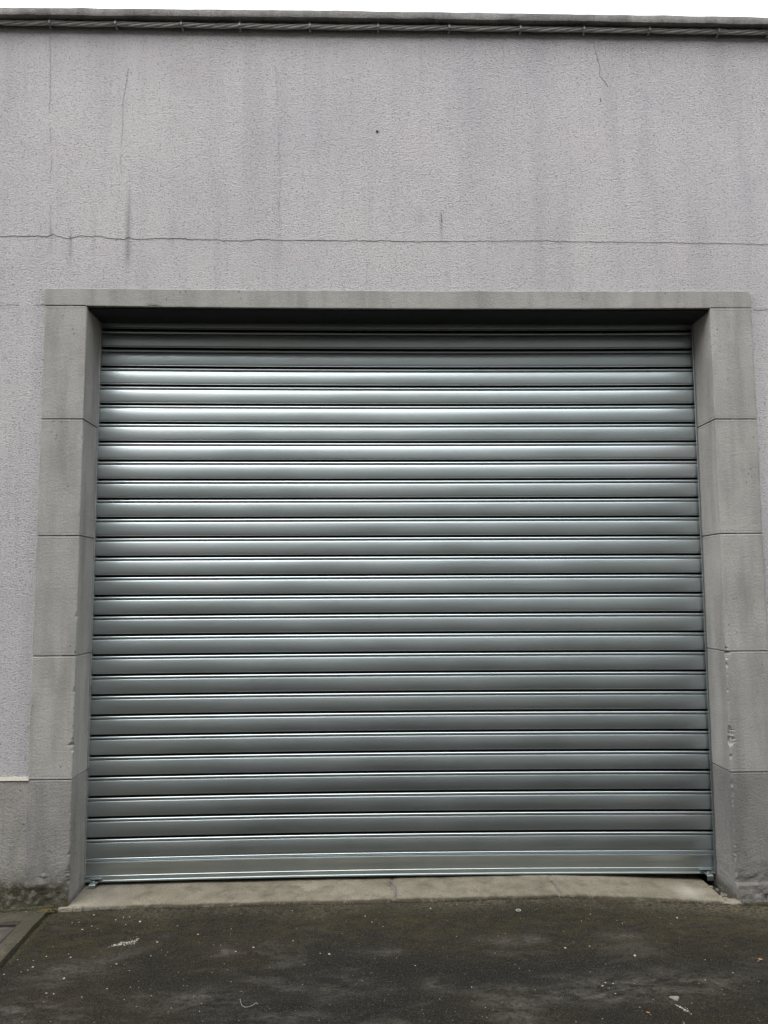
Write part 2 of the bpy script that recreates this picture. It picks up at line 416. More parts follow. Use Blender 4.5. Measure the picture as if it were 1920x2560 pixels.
CR = [(main, .0042, False), ([(1157, 603), (1330, 602), (1500, 605), (1640, 606), (1780, 608), (1925, 611)], .0026, 'hair'),
      ([(125, 82), (126, 200), (124, 300), (129, 400), (124, 470), (127, 585)], .0024, True),
      ([(320, 170), (316, 215), (308, 245), (306, 330), (300, 420)], .0024, True),
      ([(690, 170), (693, 260), (696, 350), (700, 460), (696, 520), (703, 600)], .0030, True),
      ([(1483, 100), (1490, 135), (1499, 165), (1500, 190), (1512, 205), (1520, 218)], .0034, False),
      ([(1500, 255), (1503, 252), (1501, 246)], .005, False), ([(1103, 532), (1102, 545), (1106, 556)], .004, False),
      ([(0, 762), (60, 762), (113, 762)], .0032, True), ([(1884, 774), (1900, 776), (1925, 773)], .004, False),
      ([(180, 560), (176, 590), (178, 640)], .0022, True)]
for i, (px, wd, fa) in enumerate(CR): build('crack', *crack(px, wd*(.42 if fa else .75), fa), M_hair if fa else M_crack, bld)
# old fixing in the render
p = at_wall(943, 329, WALL_Y)
b = MB(); b.tube([(p.x, WALL_Y+.004, p.z), (p.x, WALL_Y-.004, p.z), (p.x, WALL_Y-.0055, p.z)], [.0065, .0062, .003], 12); b.build('wall_plug', M_dark, bld, smooth=True, sharp=40)

# coping along the top of the parapet
CB, CT = 4.4175, 4.4625
def bowc(x): return .006*(1-((x-.0)/2.05)**2) if abs(x) < 3 else .006*(1-(3/2.05)**2)
xs = [-9, -6] + list(np.arange(-3, 3.21, .03)) + [6, 9]
prof = [(.33, CB+.004), (.012, CB+.004), (-.052, CB), (-.058, CB+.003), (-.060, CB+.010), (-.060, CT-.008), (-.056, CT-.001), (-.045, CT), (.33, CT+.02)]
vs_ = []
for x in xs:
    for j, (y, z) in enumerate(prof):
        a = 1 if 2 <= j <= 7 else 0
        dz = .0022*fbm(x, j*.3, 7, 21)*a + (.007*max(0, vnoise(x, 1, 5, 22)-.42)*4 if j in (6, 7) else 0)
        vs_.append((x, y + .0022*fbm(x, z*4, 9, 25)*a, z + bowc(x) + dz))
build('coping', vs_, grid_faces(len(xs), len(prof)), M_coping, bld, smooth=True, sharp=35)

# --- stone door surround: blocks with scored joints, chipped arrises
sur = empty('door_surround', parent=bld)
ZJ = [H0, H0-BLK, H0-2*BLK, H0-3*BLK, H0-4*BLK]
CHIPL = [(1.25, .02, .006), (.62, .03, .014), (.70, .012, .006), (1.05, .02, .005), (.88, .02, .008), (.02, .03, .012), (.10, .012, .006), (1.9, .01, .004), (2.15, .012, .005), (1.75, .01, .003), (2.3, .008, .003), (.3, .012, .005), (-.02, .015, .010)]
CHIPR = [(1.045, .028, .018), (.985, .014, .007), (.66, .022, .017), (.615, .030, .021), (.53, .012, .008), (.86, .01, .006), (.40, .016, .008), (.34, .05, .006), (.07, .04, .006), (-.06, .04, .008), (.80, .012, .004)]
def jamb_surface(side, xn, t, z):
    """t in 0..1 across the front, 1..2 along the reveal; returns offset point, moss and fresh-break amounts"""
    xo, xi = (XOL, XIL) if side < 0 else (XOR, XIR)
    if t <= 1: x = xo+(xi-xo)*t; y = 0.0
    else: x = xi; y = (t-1)*(D+.015)
    out = -side                                              # direction of the opening
    dc = abs(x-xi) + y                                       # distance to the arris
    low = max(0, min(1, (1.35-z)/.5))
    c = .0012 + (.0014+.0016*low)*max(0, fbm(side*5, z, 42, 41, 4)+.35)
    fresh = 0
    c *= 1.25
    for cz, h, d in (CHIPL if side < 0 else CHIPR):
        k_ = max(0, 1-abs(z-cz)/(h*1.15))**.6*(1+.9*vnoise(z, d, 90, 44)+.5*vnoise(z, d, 210, 45)); c += max(0, d*k_*1.05)
    u = abs(x-xi)
    c *= 1+.25*vnoise(u*3+y, z, 120, 47)
    if t <= 1:
        if u < c: y = (c-u)*(1+.3*vnoise(u, z, 300, 48)); fresh = .05 + .3*max(0, vnoise(u, z, 60, 49))
    elif y < c: y = c
    dc = u + y
    m_ = 0
    if z < .15 and t <= 1.0:                                  # blown, patched render at the foot
        a = max(0, min(1, (.09+.05*vnoise(x, 0, 8, 66)-z)/.15)); a *= a
        am = .008 if side < 0 else .007
        r = fbm(x, z, 13, 51+side); r2 = fbm(x, z, 34, 53)
        y += -am*a*(r+.15) - .0045*a*r2*min(1, dc/.03)
        if side < 0:
            q = math.hypot((x+1.665)/.035, (z+.035)/.03); y -= .012*max(0, 1-q)
            q = math.hypot((x+1.66)/.02, (z-.0)/.012); y -= .010*max(0, 1-q)
        else:
            if z < -.075+.012*math.sin((x-1.75)*22): y -= .010*min(1, (-.075-z)/.012 if z < -.075 else 0)
            q = math.hypot((x-1.925)/.06, (z+.155)/.035); y += .05*max(0, 1-q)
        m_ = a*.9 if side < 0 else a*.35
        m_ = min(1, m_ + max(0, min(1, (-.05-z)/.05))*(side < 0))
    if z < .06 and t > 1: m_ = max(0, min(1, (-.10-z)/.04))*.7; x += .002*fbm(y, z, 30, 55)
    y += .0012*fbm(x, z, 6, 58)*(t <= 1); x += .0015*fbm(y, z, 6, 59)*(t > 1)
    return x, y, min(1, m_), min(1, fresh)
def block(side, z1, z0, top_groove, bot_groove, label=None):
    rows = []                                                  # (z, inset, groove?)
    if top_groove: rows += [(z1+.0005, .010), (z1-.0006, .0085), (z1-.0014, .0045), (z1-.0058, 0), (z1-.013, 0), (z1-.0145, .0012), (z1-.016, 0)]
    else: rows += [(z1, 0)]
    zz = z1-.022
    while zz > z0+.022: rows.append((zz, 0)); zz -= .0042 if z0 < 1 else .0075
    if bot_groove: rows += [(z0+.016, 0), (z0+.0145, .0012), (z0+.013, 0), (z0+.0045, 0), (z0+.0038, .0008), (z0+.0030, .009), (z0-.0005, .010)]
    else: rows += [(z0, 0)]
    tf = [0, .02] + list(np.linspace(.06, .90, 22)) + list(np.linspace(.92, .99, 14)) + [1.0] + [1+q for q in (.01, .025, .045, .075)] + list(np.linspace(1.12, 2, 14))
    out = -side; vs_ = []; ms = []; fr = []
    xo = XOL if side < 0 else XOR
    for z, ins in rows:
        ed = .0015*fbm(side, z, 12, 61)
        vs_.append((xo+ed, .032, z)); ms.append(0); fr.append(0)
        for t in tf:
            x, y, m_, f1 = jamb_surface(side, 0, t, z)
            if t == 0: x += ed; y += (.003 if z1 > .6 else .002)
            if t <= 1: y += ins
            if t >= 1: x -= out*ins
            if ins > .004 and t == 1.0: x += 0
            vs_.append((x, y, z)); ms.append(m_); fr.append(f1)
    nc = len(tf)+1
    o = build('jamb_block', vs_, grid_faces(len(rows), nc, flip=(side < 0)), M_stone if z1 > .6 else (M_base if side < 0 else M_baseR), sur, smooth=True, sharp=32, attr={'moss': ms, 'fresh': fr})
    return o
for side in (-1, 1):
    for i in range(4): block(side, ZJ[i], ZJ[i+1], True, True)
    block(side, ZJ[4], -.21, True, False)
# lintel (one long stone, rounded top right corner), with soffit
xs = sorted(set([XOL, XOL+.006, XIL, XIR] + list(np.arange(XOL+.02, XOR-.035, .02)) + [XOR-.03, XOR-.022, XOR-.014, XOR-.008, XOR-.003, XOR]))
prof = [(.032, 1), (.003, 1), (0, .965)] + [(0, q) for q in np.linspace(.88, .10, 9)] + [(0, .045), (.0004, .012), (.003, 0)] + [(q, -1) for q in (.01, .03, .08, .14, .2, D+.02)]
vs_ = []
for x in xs:
    xm = (x-.09)/1.64; bt = .006*max(0, 1-xm*xm); bb = .0095*max(0, 1-xm*xm)
    zt = ZT - bt + .0016*fbm(x, 0, 6, 71); dx = x-(XOR-.03)
    if dx > 0: zt -= .028-math.sqrt(max(0, .028**2-min(dx, .03)**2*.87))
    overj = x < XIL-1e-6 or x > XIR+1e-6
    zb = H0 - bb + (0.002 if overj else 0) - .0012*abs(fbm(x, 0, 20, 72))*(not overj)
    chip = 0 if overj else .007*max(0, vnoise(x, 3, 7, 75)-.38)*5
    for y, q in prof:
        if q >= 0: z = zb+(zt-zb)*q; yy = y + .0012*fbm(x, z, 7, 73) + (chip if q < .1 and y < .02 else 0)
        else: z = (H0 - bb*max(0, 1-y/.2)) if not overj else zb+.0; yy = y; z += chip*max(0, 1-y/.02)
        if overj and q < 0: z = zb + .004; yy = min(y, .012)
        if q == 1 and y > .01: z -= .0
        vs_.append((x, yy, z))
b = MB(); b.box(XIL+.001, XIR-.001, .022, D+.03, H0-.014, H0-.0105); o = b.build('soffit_shade_sheet', mat_plain("soffit_shade_colour", (.018, .020, .020), .7, var=.2, scale=6), bld)  # added near-black sheet: paints the shade under the lintel
build('lintel', vs_, grid_faces(len(xs), len(prof)), M_lintel, sur, smooth=True, sharp=32, attr={'moss': [0]*len(vs_), 'fresh': [0]*len(vs_)})
b = MB(); b.box(XOL-.004, XOL+.002, .004, .03, H0+.003, ZT-.002); b.build('lintel_end', M_lintel, sur)
b = MB(); b.box(XOR-.004, XOR, .006, .03, H0+.003, ZT-.03); b.build('lintel_end', M_lintel, sur)
# joint mortar behind grooves
for s_ in (-1, 1):
    for zj in ZJ:
        b = MB()
        if s_ < 0: b.box(XOL+.004, XIL-.0095, .0085, D, zj-.004, zj+.004)
        else: b.box(XIR+.0095, XOR-.004, .0085, D, zj-.004, zj+.004)
        b.build('joint', M_dark, sur)

# plinth with a pale weathered ledge, both sides
def plinth(x0, x1):
    xs = list(np.arange(max(x0, -2.4), min(x1, 2.6)+1e-6, .0125))
    if x0 < -2.4: xs = [x0, -4] + xs
    if x1 > 2.6: xs = xs + [4, x1]
    zs = [.470, .469, .452, .449] + list(np.arange(.44, -.22, -.0125))
    vs_ = []; ms = []; fr = []
    for i, z in enumerate(zs):
        for x in xs:
            y = (WALL_Y+.004, WALL_Y-.001, -.004, 0.0025)[i] if i < 4 else 0.0025
            a = max(0, min(1, (.09+.05*vnoise(x, 0, 8, 66)-z)/.15))**2 if -2.5 < x < 2.7 else 0
            if a: y += -.008*a*(fbm(x, z, 13, 50)+.15) - .0045*a*fbm(x, z, 34, 53)
            y += .0018*fbm(x, z, 5, 63)*(i > 3)
            vs_.append((x, y, z)); ms.append(min(1, a + max(0, min(1, (-.05-z)/.05)))); fr.append(1.0 if i in (1, 2) else 0)
    return build('plinth', vs_, grid_faces(len(zs), len(xs), flip=True), M_base, bld, smooth=True, sharp=32, attr={'moss': ms, 'fresh': fr})
plinth(-9, XOL+.008); plinth(XOR-.008, 9)

# threshold slab in the doorway, cracked, broken at both ends
xs = sorted(set(list(np.arange(-1.50, 1.64, .0125)) + [-1.538, -1.52, 1.655, 1.67]))
BRK = [(at_wall(985, 2200).x, .0025), (at_wall(1400, 2200).x, .0018)]
ys = [-.022, -.018, -.012, -.005, .006] + list(np.linspace(.02, .31, 20))
vs_ = []; ms = []; fr = []
for i, y in enumerate(ys):
    for x in xs:
        z = lerp_tab(GT, x) + .008 + .0022*fbm(x, y, 3, 81) + .0012*fbm(x, y, 20, 82) + y*.02
        yy = y + (.010*fbm(x, 0, 6, 83) + .005*fbm(x, 0, 28, 84) if i < 5 else 0)
        if i == 0: z -= .04
        elif i == 1: z -= .007
        elif i == 2: z -= .002
        for bx, d in BRK:
            q = x - (bx + .012*math.sin(y*30) + .01*vnoise(y, 0, 25, 86))
            if abs(q) < .007: z -= .010
        vs_.append((x, yy, z)); ms.append(.9 if i < 2 else (.25 if i == 2 else 0)); 
        fr.append(max(0, 1-abs(x-1.53)/.10)*max(0, 1-abs(y-.08)/.12)*.9 + max(0, min(1, (x+1.2)/-.2))*.25 + .3*max(0, fbm(x, y, 9, 88)-.55))
sill = build('threshold', vs_, grid_faces(len(ys), len(xs)), M_sill, smooth=True, sharp=45, attr={'moss': ms, 'fresh': fr}); sill['kind'] = 'structure'
# fine crack ribbons on the threshold
def floor_crack(pts, wd, name='crack'):
    vs_ = []; fs = []; fine = []
    for a, c in zip(pts, pts[1:]):
        for i in range(5): fine.append((a[0]+(c[0]-a[0])*i/5+random.gauss(0, .0015), a[1]+(c[1]-a[1])*i/5))
    fine.append(pts[-1])
    for i, (x, y) in enumerate(fine):
        h = wd*(.5+random.random()*.6)*.5
        z = lerp_tab(GT, x) + .008 + .0022*fbm(x, y, 3, 81) + .0012*fbm(x, y, 20, 82) + y*.02 + .0022
        vs_ += [(x-h, y, z), (x+h, y, z)]
    for i in range(len(fine)-1): fs.append((2*i, 2*i+1, 2*i+3, 2*i+2))
    return vs_, fs
bx = BRK[0][0]; bx2 = BRK[1][0]
v1, f1 = floor_crack([(bx-.012, .21), (bx-.004, .17), (bx+.012, .12), (bx+.010, .07), (bx+.014, .03), (bx+.004, -.006)], .010)
v2, f2 = floor_crack([(bx2-.02, .20), (bx2-.012, .15), (bx2, .11), (bx2-.004, .06), (bx2+.002, .0)], .006)
build('crack', v1, f1, M_crack, sill); build('crack', v2, f2, M_crack, sill)

# ------------------------------------------------------------------ roller shutter
sh = empty('roller_shutter', 'closed galvanised steel roller shutter in the stone doorway', 'roller shutter', loc=((XIL+XIR)/2, D, -.12))
P = .104; B0 = 2.6924
# one slat, (drop below the bead centre of the slat above, outward distance): gap, shoulder, bulged face, lip, dark channel, bead
def slat_profile(p, tilt):
    top, bot = .0147, .0812
    pts = [(.0121, -.020, 1), (.0135, -.008, 1), (.0141, -.0016, 0), (.0145, .0002, 0), (.0152, .0012, 0)]
    n = 12; L = bot-top-.0016
    t0, t1 = math.radians(15.5+tilt), math.radians(-4+tilt)       # face normal tips up at the top, slightly down at the foot
    d = 0.0; prev = None
    for i in range(n+1):
        q = i/n; ang = t0+(t1-t0)*q**.85
        if i: d += math.tan((ang+prev)/2)*L/n
        pts.append((top+.0015+L*q, .0017+d, 0)); prev = ang
    e = pts[-1]
    pts += [(e[0]+.0008, e[1]-.0010, 0), (e[0]+.0012, e[1]-.0042, 1), (e[0]+.0030, e[1]-.0042, 0), (e[0]+.0052, e[1]-.0034, 0), (e[0]+.0076, e[1]-.0036, 0), (e[0]+.0082, e[1]-.0052, 1), (e[0]+.0086, -.030, 1)]
    r = .0072; c0 = p+.0040
    pts.append((p-.0036, -.030, 1)); pts.append((p-.0031, -.006, 1))
    for a in range(-70, 91, 16):
        A = math.radians(a); pts.append((c0 + r*math.sin(A), -.0012 + (r-.0012)*math.cos(A), 0))
    pts.append((c0+r+.0004, -.006, 1))
    return pts
random.seed(11)
prof = []
zs_ = [B0+P*k for k in (3, 2, 1)] + [B0-P*k for k in range(0, 26)]
for i, zb in enumerate(zs_):
    p_ = P if i < len(zs_)-1 else P*.905
    jit = random.uniform(-.0006, .0006); tl = random.uniform(-1.2, 1.2)
    for dz, o_, mi in slat_profile(p_, tl): prof.append((zb-dz, D+.004-o_-jit, mi, i, dz))
def bow(x, z):
    xm = (x-.09)/1.65; k_ = .013+(-.007-.013)*(z+.13)/(2.58+.13)
    return k_*(1-xm*xm)
def xwave(x, z): return .0009*vnoise(x, z*2, 1.3, 91)
xs = [XIL-.006] + list(np.linspace(XIL+.004, XIR-.004, 40)) + [XIR+.006]
vs_ = []
for z, y, mi, si, dz in prof:
    for x in xs: vs_.append((x-sh.location.x, y-D+xwave(x, z)+(dz-.05)*(.020*vnoise(x, si*3.1, .9, 92)+.010*vnoise(x, si*2.3, 3.1, 93)), z+bow(x, z)+.12))
o = build('curtain', vs_, grid_faces(len(prof), len(xs), flip=True), M_steel, sh, smooth=True, sharp=42)
o.data.materials.append(M_gap_shade)                               # near-black colour paints the shade into the gaps between the slats
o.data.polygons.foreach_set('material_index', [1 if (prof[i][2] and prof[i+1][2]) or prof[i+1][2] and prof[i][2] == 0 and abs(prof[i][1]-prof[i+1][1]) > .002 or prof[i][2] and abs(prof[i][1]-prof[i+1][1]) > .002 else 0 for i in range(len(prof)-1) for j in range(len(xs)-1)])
# bottom rail: rolled top edge, flat web, small ledge, turned-out foot
zb = B0-P*25-P*.905
bp = [(zb-.0115, -.012), (zb-.0122, -.002), (zb-.0132, .003), (zb-.0158, .0075), (zb-.019, .0085), (zb-.0225, .0068), (zb-.026, .0052), (zb-.055, .0058), (zb-.083, .0062),
      (zb-.084, .0072), (zb-.086, .0078), (zb-.088, .0072), (zb-.104, .0092), (zb-.1055, .0150), (zb-.1085, .0162), (zb-.1120, .0155), (zb-.1135, .010), (zb-.1135, -.02)]
vs_ = []
for z, o_ in bp:
    for x in xs: vs_.append((x-sh.location.x, .004-o_+xwave(x, z), z+bow(x, z)+.12))
build('bottom_rail', vs_, grid_faces(len(bp), len(xs), flip=True), M_steel, sh, smooth=True, sharp=40)
for s_ in (-1, 1):
    b = MB(); L = sh.location
    if s_ < 0: x0, x1 = XIL-.004, XIL+.0035
    else: x0, x1 = XIR-.0105, XIR+.004
    b.box(x0-L.x, x1-L.x, D-.022-L.y, D-.018-L.y, -.10+.12, H0+.1, .001)
    b.box((x0 if s_ < 0 else x1-.003)-L.x, (x0+.003 if s_ < 0 else x1)-L.x, D-.018-L.y, D+.04-L.y, -.10+.12, H0+.1)
    b.build('guide_rail', M_rail, sh)
    # sliding lock tab at the foot of the shutter
    cx = (at_wall(238, 2200, D-.03).x if s_ < 0 else at_wall(1768, 2200, D-.03).x) - L.x
    br = empty('lock_bracket', parent=sh, loc=(cx, -.014, 0))
    zt = -.090+.12 + (.0 if s_ < 0 else .004)
    b = MB(); b.box(-.030, .030, -.012, .010, zt-.003, zt, .0008); b.box(-.030, .030, .004, .010, zt-.024, zt-.003, .0008); b.build('angle_plate', M_brk, br)
    b = MB(); o0 = -.009*(-s_)*1.0
    xa, xb = (-.026, .006) if s_ < 0 else (-.006, .026)
    # cranked tab: slopes outward, then folds down
    A = [(xa+.006*(1 if s_ > 0 else 0), xb+(.014 if s_ < 0 else 0), .002, zt-.008), (xa, xb, -.030, zt-.022), (xa, xb, -.034, zt-.026), (xa, xb, -.034, zt-.048)]
    A = [(-.016 if s_ < 0 else -.024, .024 if s_ < 0 else .016, .002, zt-.008)] + A[1:]
    vv = []
    for a0, a1, yy, zz in A: vv += [(a0, yy, zz), (a1, yy, zz), (a1, yy+.003, zz-.003), (a0, yy+.003, zz-.003)]
    ff = [(0, 3, 2, 1), (12, 13, 14, 15)]
    for i in range(3):
        for k_ in range(4): ff.append((i*4+k_, i*4+(k_+1) % 4, (i+1)*4+(k_+1) % 4, (i+1)*4+k_))
    b.add(vv, ff); b.build('tab', M_brk, br)
    b = MB(); xr = (xa+xb)/2
    b.tube([(xr, -.012, zt-.0135), (xr, -.0128, zt-.0105), (xr, -.0131, zt-.0095)], [.0055, .005, .002], 12); b.build('rivet', M_steel, br, smooth=True, sharp=40)

# ------------------------------------------------------------------ twisted cable under the coping
CZ0 = 4.4042
cab = empty('cable', 'grey twisted bundle of cables clipped to the wall under the coping', 'cable', loc=(0, -.02, CZ0))
clipx = [-2.46, -2.12] + [-1.7752, -1.4249, -1.0731, -.7627, -.3865, -.0193, .3647, .7526, 1.1007, 1.4590, 1.8388, 2.1138] + [2.48, 2.86]
def cz(x):
    z = .0018*math.sin(x*2.1)+.0012*vnoise(x, 0, 2, 95)
    for a, c in zip(clipx, clipx[1:]):
        if a <= x <= c: q = (x-a)/(c-a); z -= .0035*4*q*(1-q)
    return z
for k_ in range(4):
    pts = []
    x = -2.9
    while x < 3.1:
        ph = 2*math.pi*(x/.34 + .25*vnoise(x, 0, 1.5, 97)) + k_*math.pi/2
        pts.append((x, .0075*math.sin(ph)*.9, cz(x)+.0085*math.cos(ph))); x += .012
    b = MB(); b.tube(pts, .0056 if k_ else .0066, 8); b.build('strand', M_cable, cab, smooth=True)
def strap_mesh():
    b = MB(); n = 20; vv = []; ff = []
    for i in range(n):
        a = 2*math.pi*i/n
        for r0 in (.0145, .0170):
            for sx in (-.0048, .0048): vv.append((sx, r0*math.cos(a)*.95, r0*1.06*math.sin(a)))
    for i in range(n):
        j = (i+1) % n; a = i*4; c = j*4
        ff += [(a, a+1, c+1, c), (a+2, c+2, c+3, a+3), (a, c, c+2, a+2), (a+1, a+3, c+3, c+1)]
    b.add(vv, ff)
    b.box(-.0035, .0035, -.012, .012, .0165, .0225, .001)        # buckle on top
    b.box(-.0045, .0045, -.019, -.0155, -.012, .004, .001)
    b.box(-.006, .006, .006, .026, -.021, -.0165, .001)          # foot that is nailed to the wall
    return b
proto = None
for x in clipx:
    if proto is None:
        o = strap_mesh().build('clip', M_clip, cab, smooth=True, sharp=40); proto = o
    else:
        o = proto.copy(); col.objects.link(o); o.parent = cab
    o.location = (x, 0, cz(x)); o.rotation_euler = (0, random.uniform(-.08, .08), random.uniform(-.1, .1))

# ------------------------------------------------------------------ small things on the ground
def chip_mesh(name, r, flat=.5, seed=0, mat=M_white):
    rr = random.Random(seed); vs_ = []; n = 7
    for lv, (h, q) in enumerate(((-.45, .75), (.1, 1.0), (.6, .62))):
        for i in range(n):
            a = 2*math.pi*(i+.3*rr.random())/n; k_ = q*(.75+.45*rr.random())
            vs_.append((r*k_*math.cos(a), r*k_*.75*math.sin(a), r*flat*(h+.2*rr.random())))
    vs_.append((0, 0, -r*flat*.5)); vs_.append((0, 0, r*flat*.75))
    fs = []
    for l_ in range(2):
        for i in range(n): fs.append((l_*n+i, l_*n+(i+1) % n, (l_+1)*n+(i+1) % n, (l_+1)*n+i))
    for i in range(n): fs.append((3*n, (i+1) % n, i)); fs.append((3*n+1, 2*n+i, 2*n+(i+1) % n))
    return build(name, vs_, fs, mat)
A1 = [(815,180,8),(608,228,6),(750,260,6),(800,243,5),(840,241,5),(907,272,10),(512,274,4),(467,278,4),(595,300,5),(533,323,7),(815,290,4),(168,236,4),(222,244,3),(115,435,4),(1020,235,3),(1022,294,3),(1150,298,4),(1498,318,4),(1493,350,3),(1283,354,7),(1020,404,7),(978,493,5),(754,546,7),(300,497,6),(457,503,7),(213,566,7),(180,585,4),(137,597,4),(25,613,6),(415,640,9),(1642,438,7),(1527,465,6),(1430,423,4),(1385,422,3),(693,706,5),(300,735,6),(348,740,6),(530,760,5),(845,695,4),(900,698,3),(1190,685,3),(1212,687,3),(972,708,3),(980,752,4),(805,775,4),(1110,831,4),(1292,852,4),(1305,800,4),(1497,660,4),(838,588,4),(1375,600,3),(1155,598,3),(113,517,4),(215,523,4),(445,480,4)]
A2 = [(508,222,4),(450,266,4),(715,282,4),(680,262,3),(503,430,5),(797,492,10),(605,667,6),(587,688,7),(655,673,6),(630,702,4),(670,737,5),(585,900,4),(828,825,4),(1252,518,4),(1252,648,4),(1432,602,4),(415,921,4),(1070,247,8),(345,442,8),(320,760,3),(1115,930,4)]
A3 = [(568,492,5),(85,545,5),(1040,530,7),(588,583,6),(683,555,3),(635,624,5),(90,753,5),(340,846,10),(278,840,5),(167,917,4),(935,924,5),(712,655,4),(1220,723,4),(1325,1073,5),(1420,1215,5),(155,1055,4),(1105,1155,4)]
CH = [(x/2.592, 2200+y/2.592, r/2.592) for x, y, r in A1] + [(1280+x/2.592, 2200+y/2.592, r/2.592) for x, y, r in A2] + [(700+x/2.765, 2080+y/2.765, r/2.765) for x, y, r in A3]
protos = [chip_mesh('plaster_chip', 1.0, .45, s_) for s_ in range(5)]; used = [False]*5
own = {(907, 272): 'chunky white plaster chip, largest of the chips below the left end of the threshold',
       (415, 640): 'flat white plaster chip lying alone on the asphalt at bottom left',
       (340, 846): 'oval white plaster chip alone on the dark asphalt left of the middle',
       (797, 492): 'flat white flake alone in the middle of the right half of the asphalt',
       (815, 180): 'white plaster chip resting against the front edge of the threshold'}
ownk = {}
for (x, y), t in own.items():
    for A, sc, ox, oy in ((A1, 2.592, 0, 2200), (A2, 2.592, 1280, 2200), (A3, 2.765, 700, 2080)):
        for q in A:
            if (q[0], q[1]) == (x, y): ownk[(round(ox+x/sc, 2), round(oy+y/sc, 2))] = t
random.seed(21)
for u, v, r in CH:
    k_ = random.randrange(5)
    if used[k_]: o = protos[k_].copy(); col.objects.link(o)
    else: o = protos[k_]; used[k_] = True
    g = at_ground(u, v); dist = (g-CAM).length; s_ = r*dist/F*.85
    o.location = (g.x, g.y, g.z+s_*.25); o.scale = (s_, s_, s_); o.rotation_euler = (0, 0, random.uniform(0, 6.28))
    if g.x < -1.6: o.location.z += .02
    tag(o, ownk.get((round(u, 2), round(v, 2)), 'tiny white plaster chip scattered on the dark asphalt'), 'plaster chip', 'white plaster chips on the asphalt')
# powdery white scuffs: many tiny grains, nobody could count them
def grains(name, pts, mat, seed, rmin=.0006, rmax=.0016):
    rr = random.Random(seed); b = MB()
    for x, y in pts:
        r = rr.uniform(rmin, rmax)*(1.6 if rr.random() < .1 else 1); z = ground_z(x, y)
        if x < -1.6: z = G(x, y)+.016
        a = rr.random()*3
        vv = [(x+r*math.cos(a+k_*1.5708)*rr.uniform(.7, 1.3), y+r*math.sin(a+k_*1.5708), z-.0005) for k_ in range(4)] + [(x, y, z+r*.9)]
        b.add(vv, [(0, 1, 4), (1, 2, 4), (2, 3, 4), (3, 0, 4)])
    return b.build(name, mat)
pts = []
a, c = at_ground(270, 2368), at_ground(345, 2352)
for i in range(300):
    q = random.random()**.7; w_ = .004+.010*q
    pts.append((a.x+(c.x-a.x)*q+random.gauss(0, .004), a.y+(c.y-a.y)*q+random.gauss(0, w_)))
a, c = at_ground(1688, 2511), at_ground(1722, 2530)
for i in range(90):
    q = random.random(); pts.append((a.x+(c.x-a.x)*q+random.gauss(0, .002), a.y+(c.y-a.y)*q+random.gauss(0, .001+.012*q*q)))
o = grains('plaster_dust', pts, M_white, 3, .0008, .0022); o['kind'] = 'stuff'; tag(o, 'white plaster dust smeared on the asphalt', 'dust')
pts = []
for i in range(900):
    x = random.uniform(-1.9, 2.1); y = -random.random()**1.5*1.15-.02
    if vnoise(x, y, 3, 33) > -.1: pts.append((x, y))
o = grains('grit', pts, M_rubble, 5, .0008, .0018); o['kind'] = 'stuff'; tag(o, 'fine pale grit scattered over the asphalt', 'grit')
# soil and moss packed along the foot of the threshold and the wall
def crumbs(name, pts, mat, seed):
    rr = random.Random(seed); b = MB()
    for x, y, z, r in pts:
        vv = []
        for a in ((1, 0, 0), (-1, 0, 0), (0, 1, 0), (0, -1, 0), (0, 0, .8), (0, 0, -.8)):
            k_ = r*rr.uniform(.6, 1.3); vv.append((x+a[0]*k_*1.3, y+a[1]*k_, z+a[2]*k_*.8))
        b.add(vv, [(0, 2, 4), (2, 1, 4), (1, 3, 4), (3, 0, 4), (2, 0, 5), (1, 2, 5), (3, 1, 5), (0, 3, 5)])
    return b.build(name, mat)
pts = []; pts2 = []
for i in range(3200):
    x = random.uniform(-1.5, 1.72)
    den = .5+.9*fbm(x, 0, 4.5, 35)
    if random.random() > den: continue
    e = .010*fbm(x, 0, 6, 83) + .005*fbm(x, 0, 28, 84)
    y = -.024+e-abs(random.gauss(0, .013)); r = random.uniform(.0015, .0042)
    pts.append((x, y, ground_z(x, y)+r*.3+max(0, .006-(abs(y+.024-e))*.5), r))
o = crumbs('soil', pts, M_soil, 8); o['kind'] = 'stuff'; tag(o, 'dark soil packed along the front of the threshold', 'soil')
for i in range(2600):
    x = random.choice((random.uniform(-2.2, -1.56), random.uniform(-2.2, -1.56), random.uniform(1.76, 2.2)))
    y = -.012-abs(random.gauss(0, .016)); r = random.uniform(.0015, .004); z = G(x, y)+(.016 if x < -1.6 else .002)
    pts2.append((x, y, z+r*.4, r))
for i in range(900):                                               # along the edge of the pavement strip
    y = -random.random()*.75; x = -1.597+abs(random.gauss(0, .012))
    if vnoise(0, y, 6, 38) > -.15: r = random.uniform(.0015, .0035); pts2.append((x, y, ground_z(x, y)+r*.5, r))
o = crumbs('moss', pts2, M_moss, 9); o['kind'] = 'stuff'; tag(o, 'dark green moss along the foot of the wall', 'moss')
pts3 = []
for i in range(200):
    g = at_ground(random.gauss(112, 11), random.gauss(2287, 3)); r = random.uniform(.0012, .003); pts3.append((g.x, min(g.y, -.01), G(g.x, g.y)+.016, r))
o = crumbs('lichen', pts3, M_ochre, 10); o['kind'] = 'stuff'; tag(o, 'ochre lichen in the corner of the wall and pavement', 'lichen')

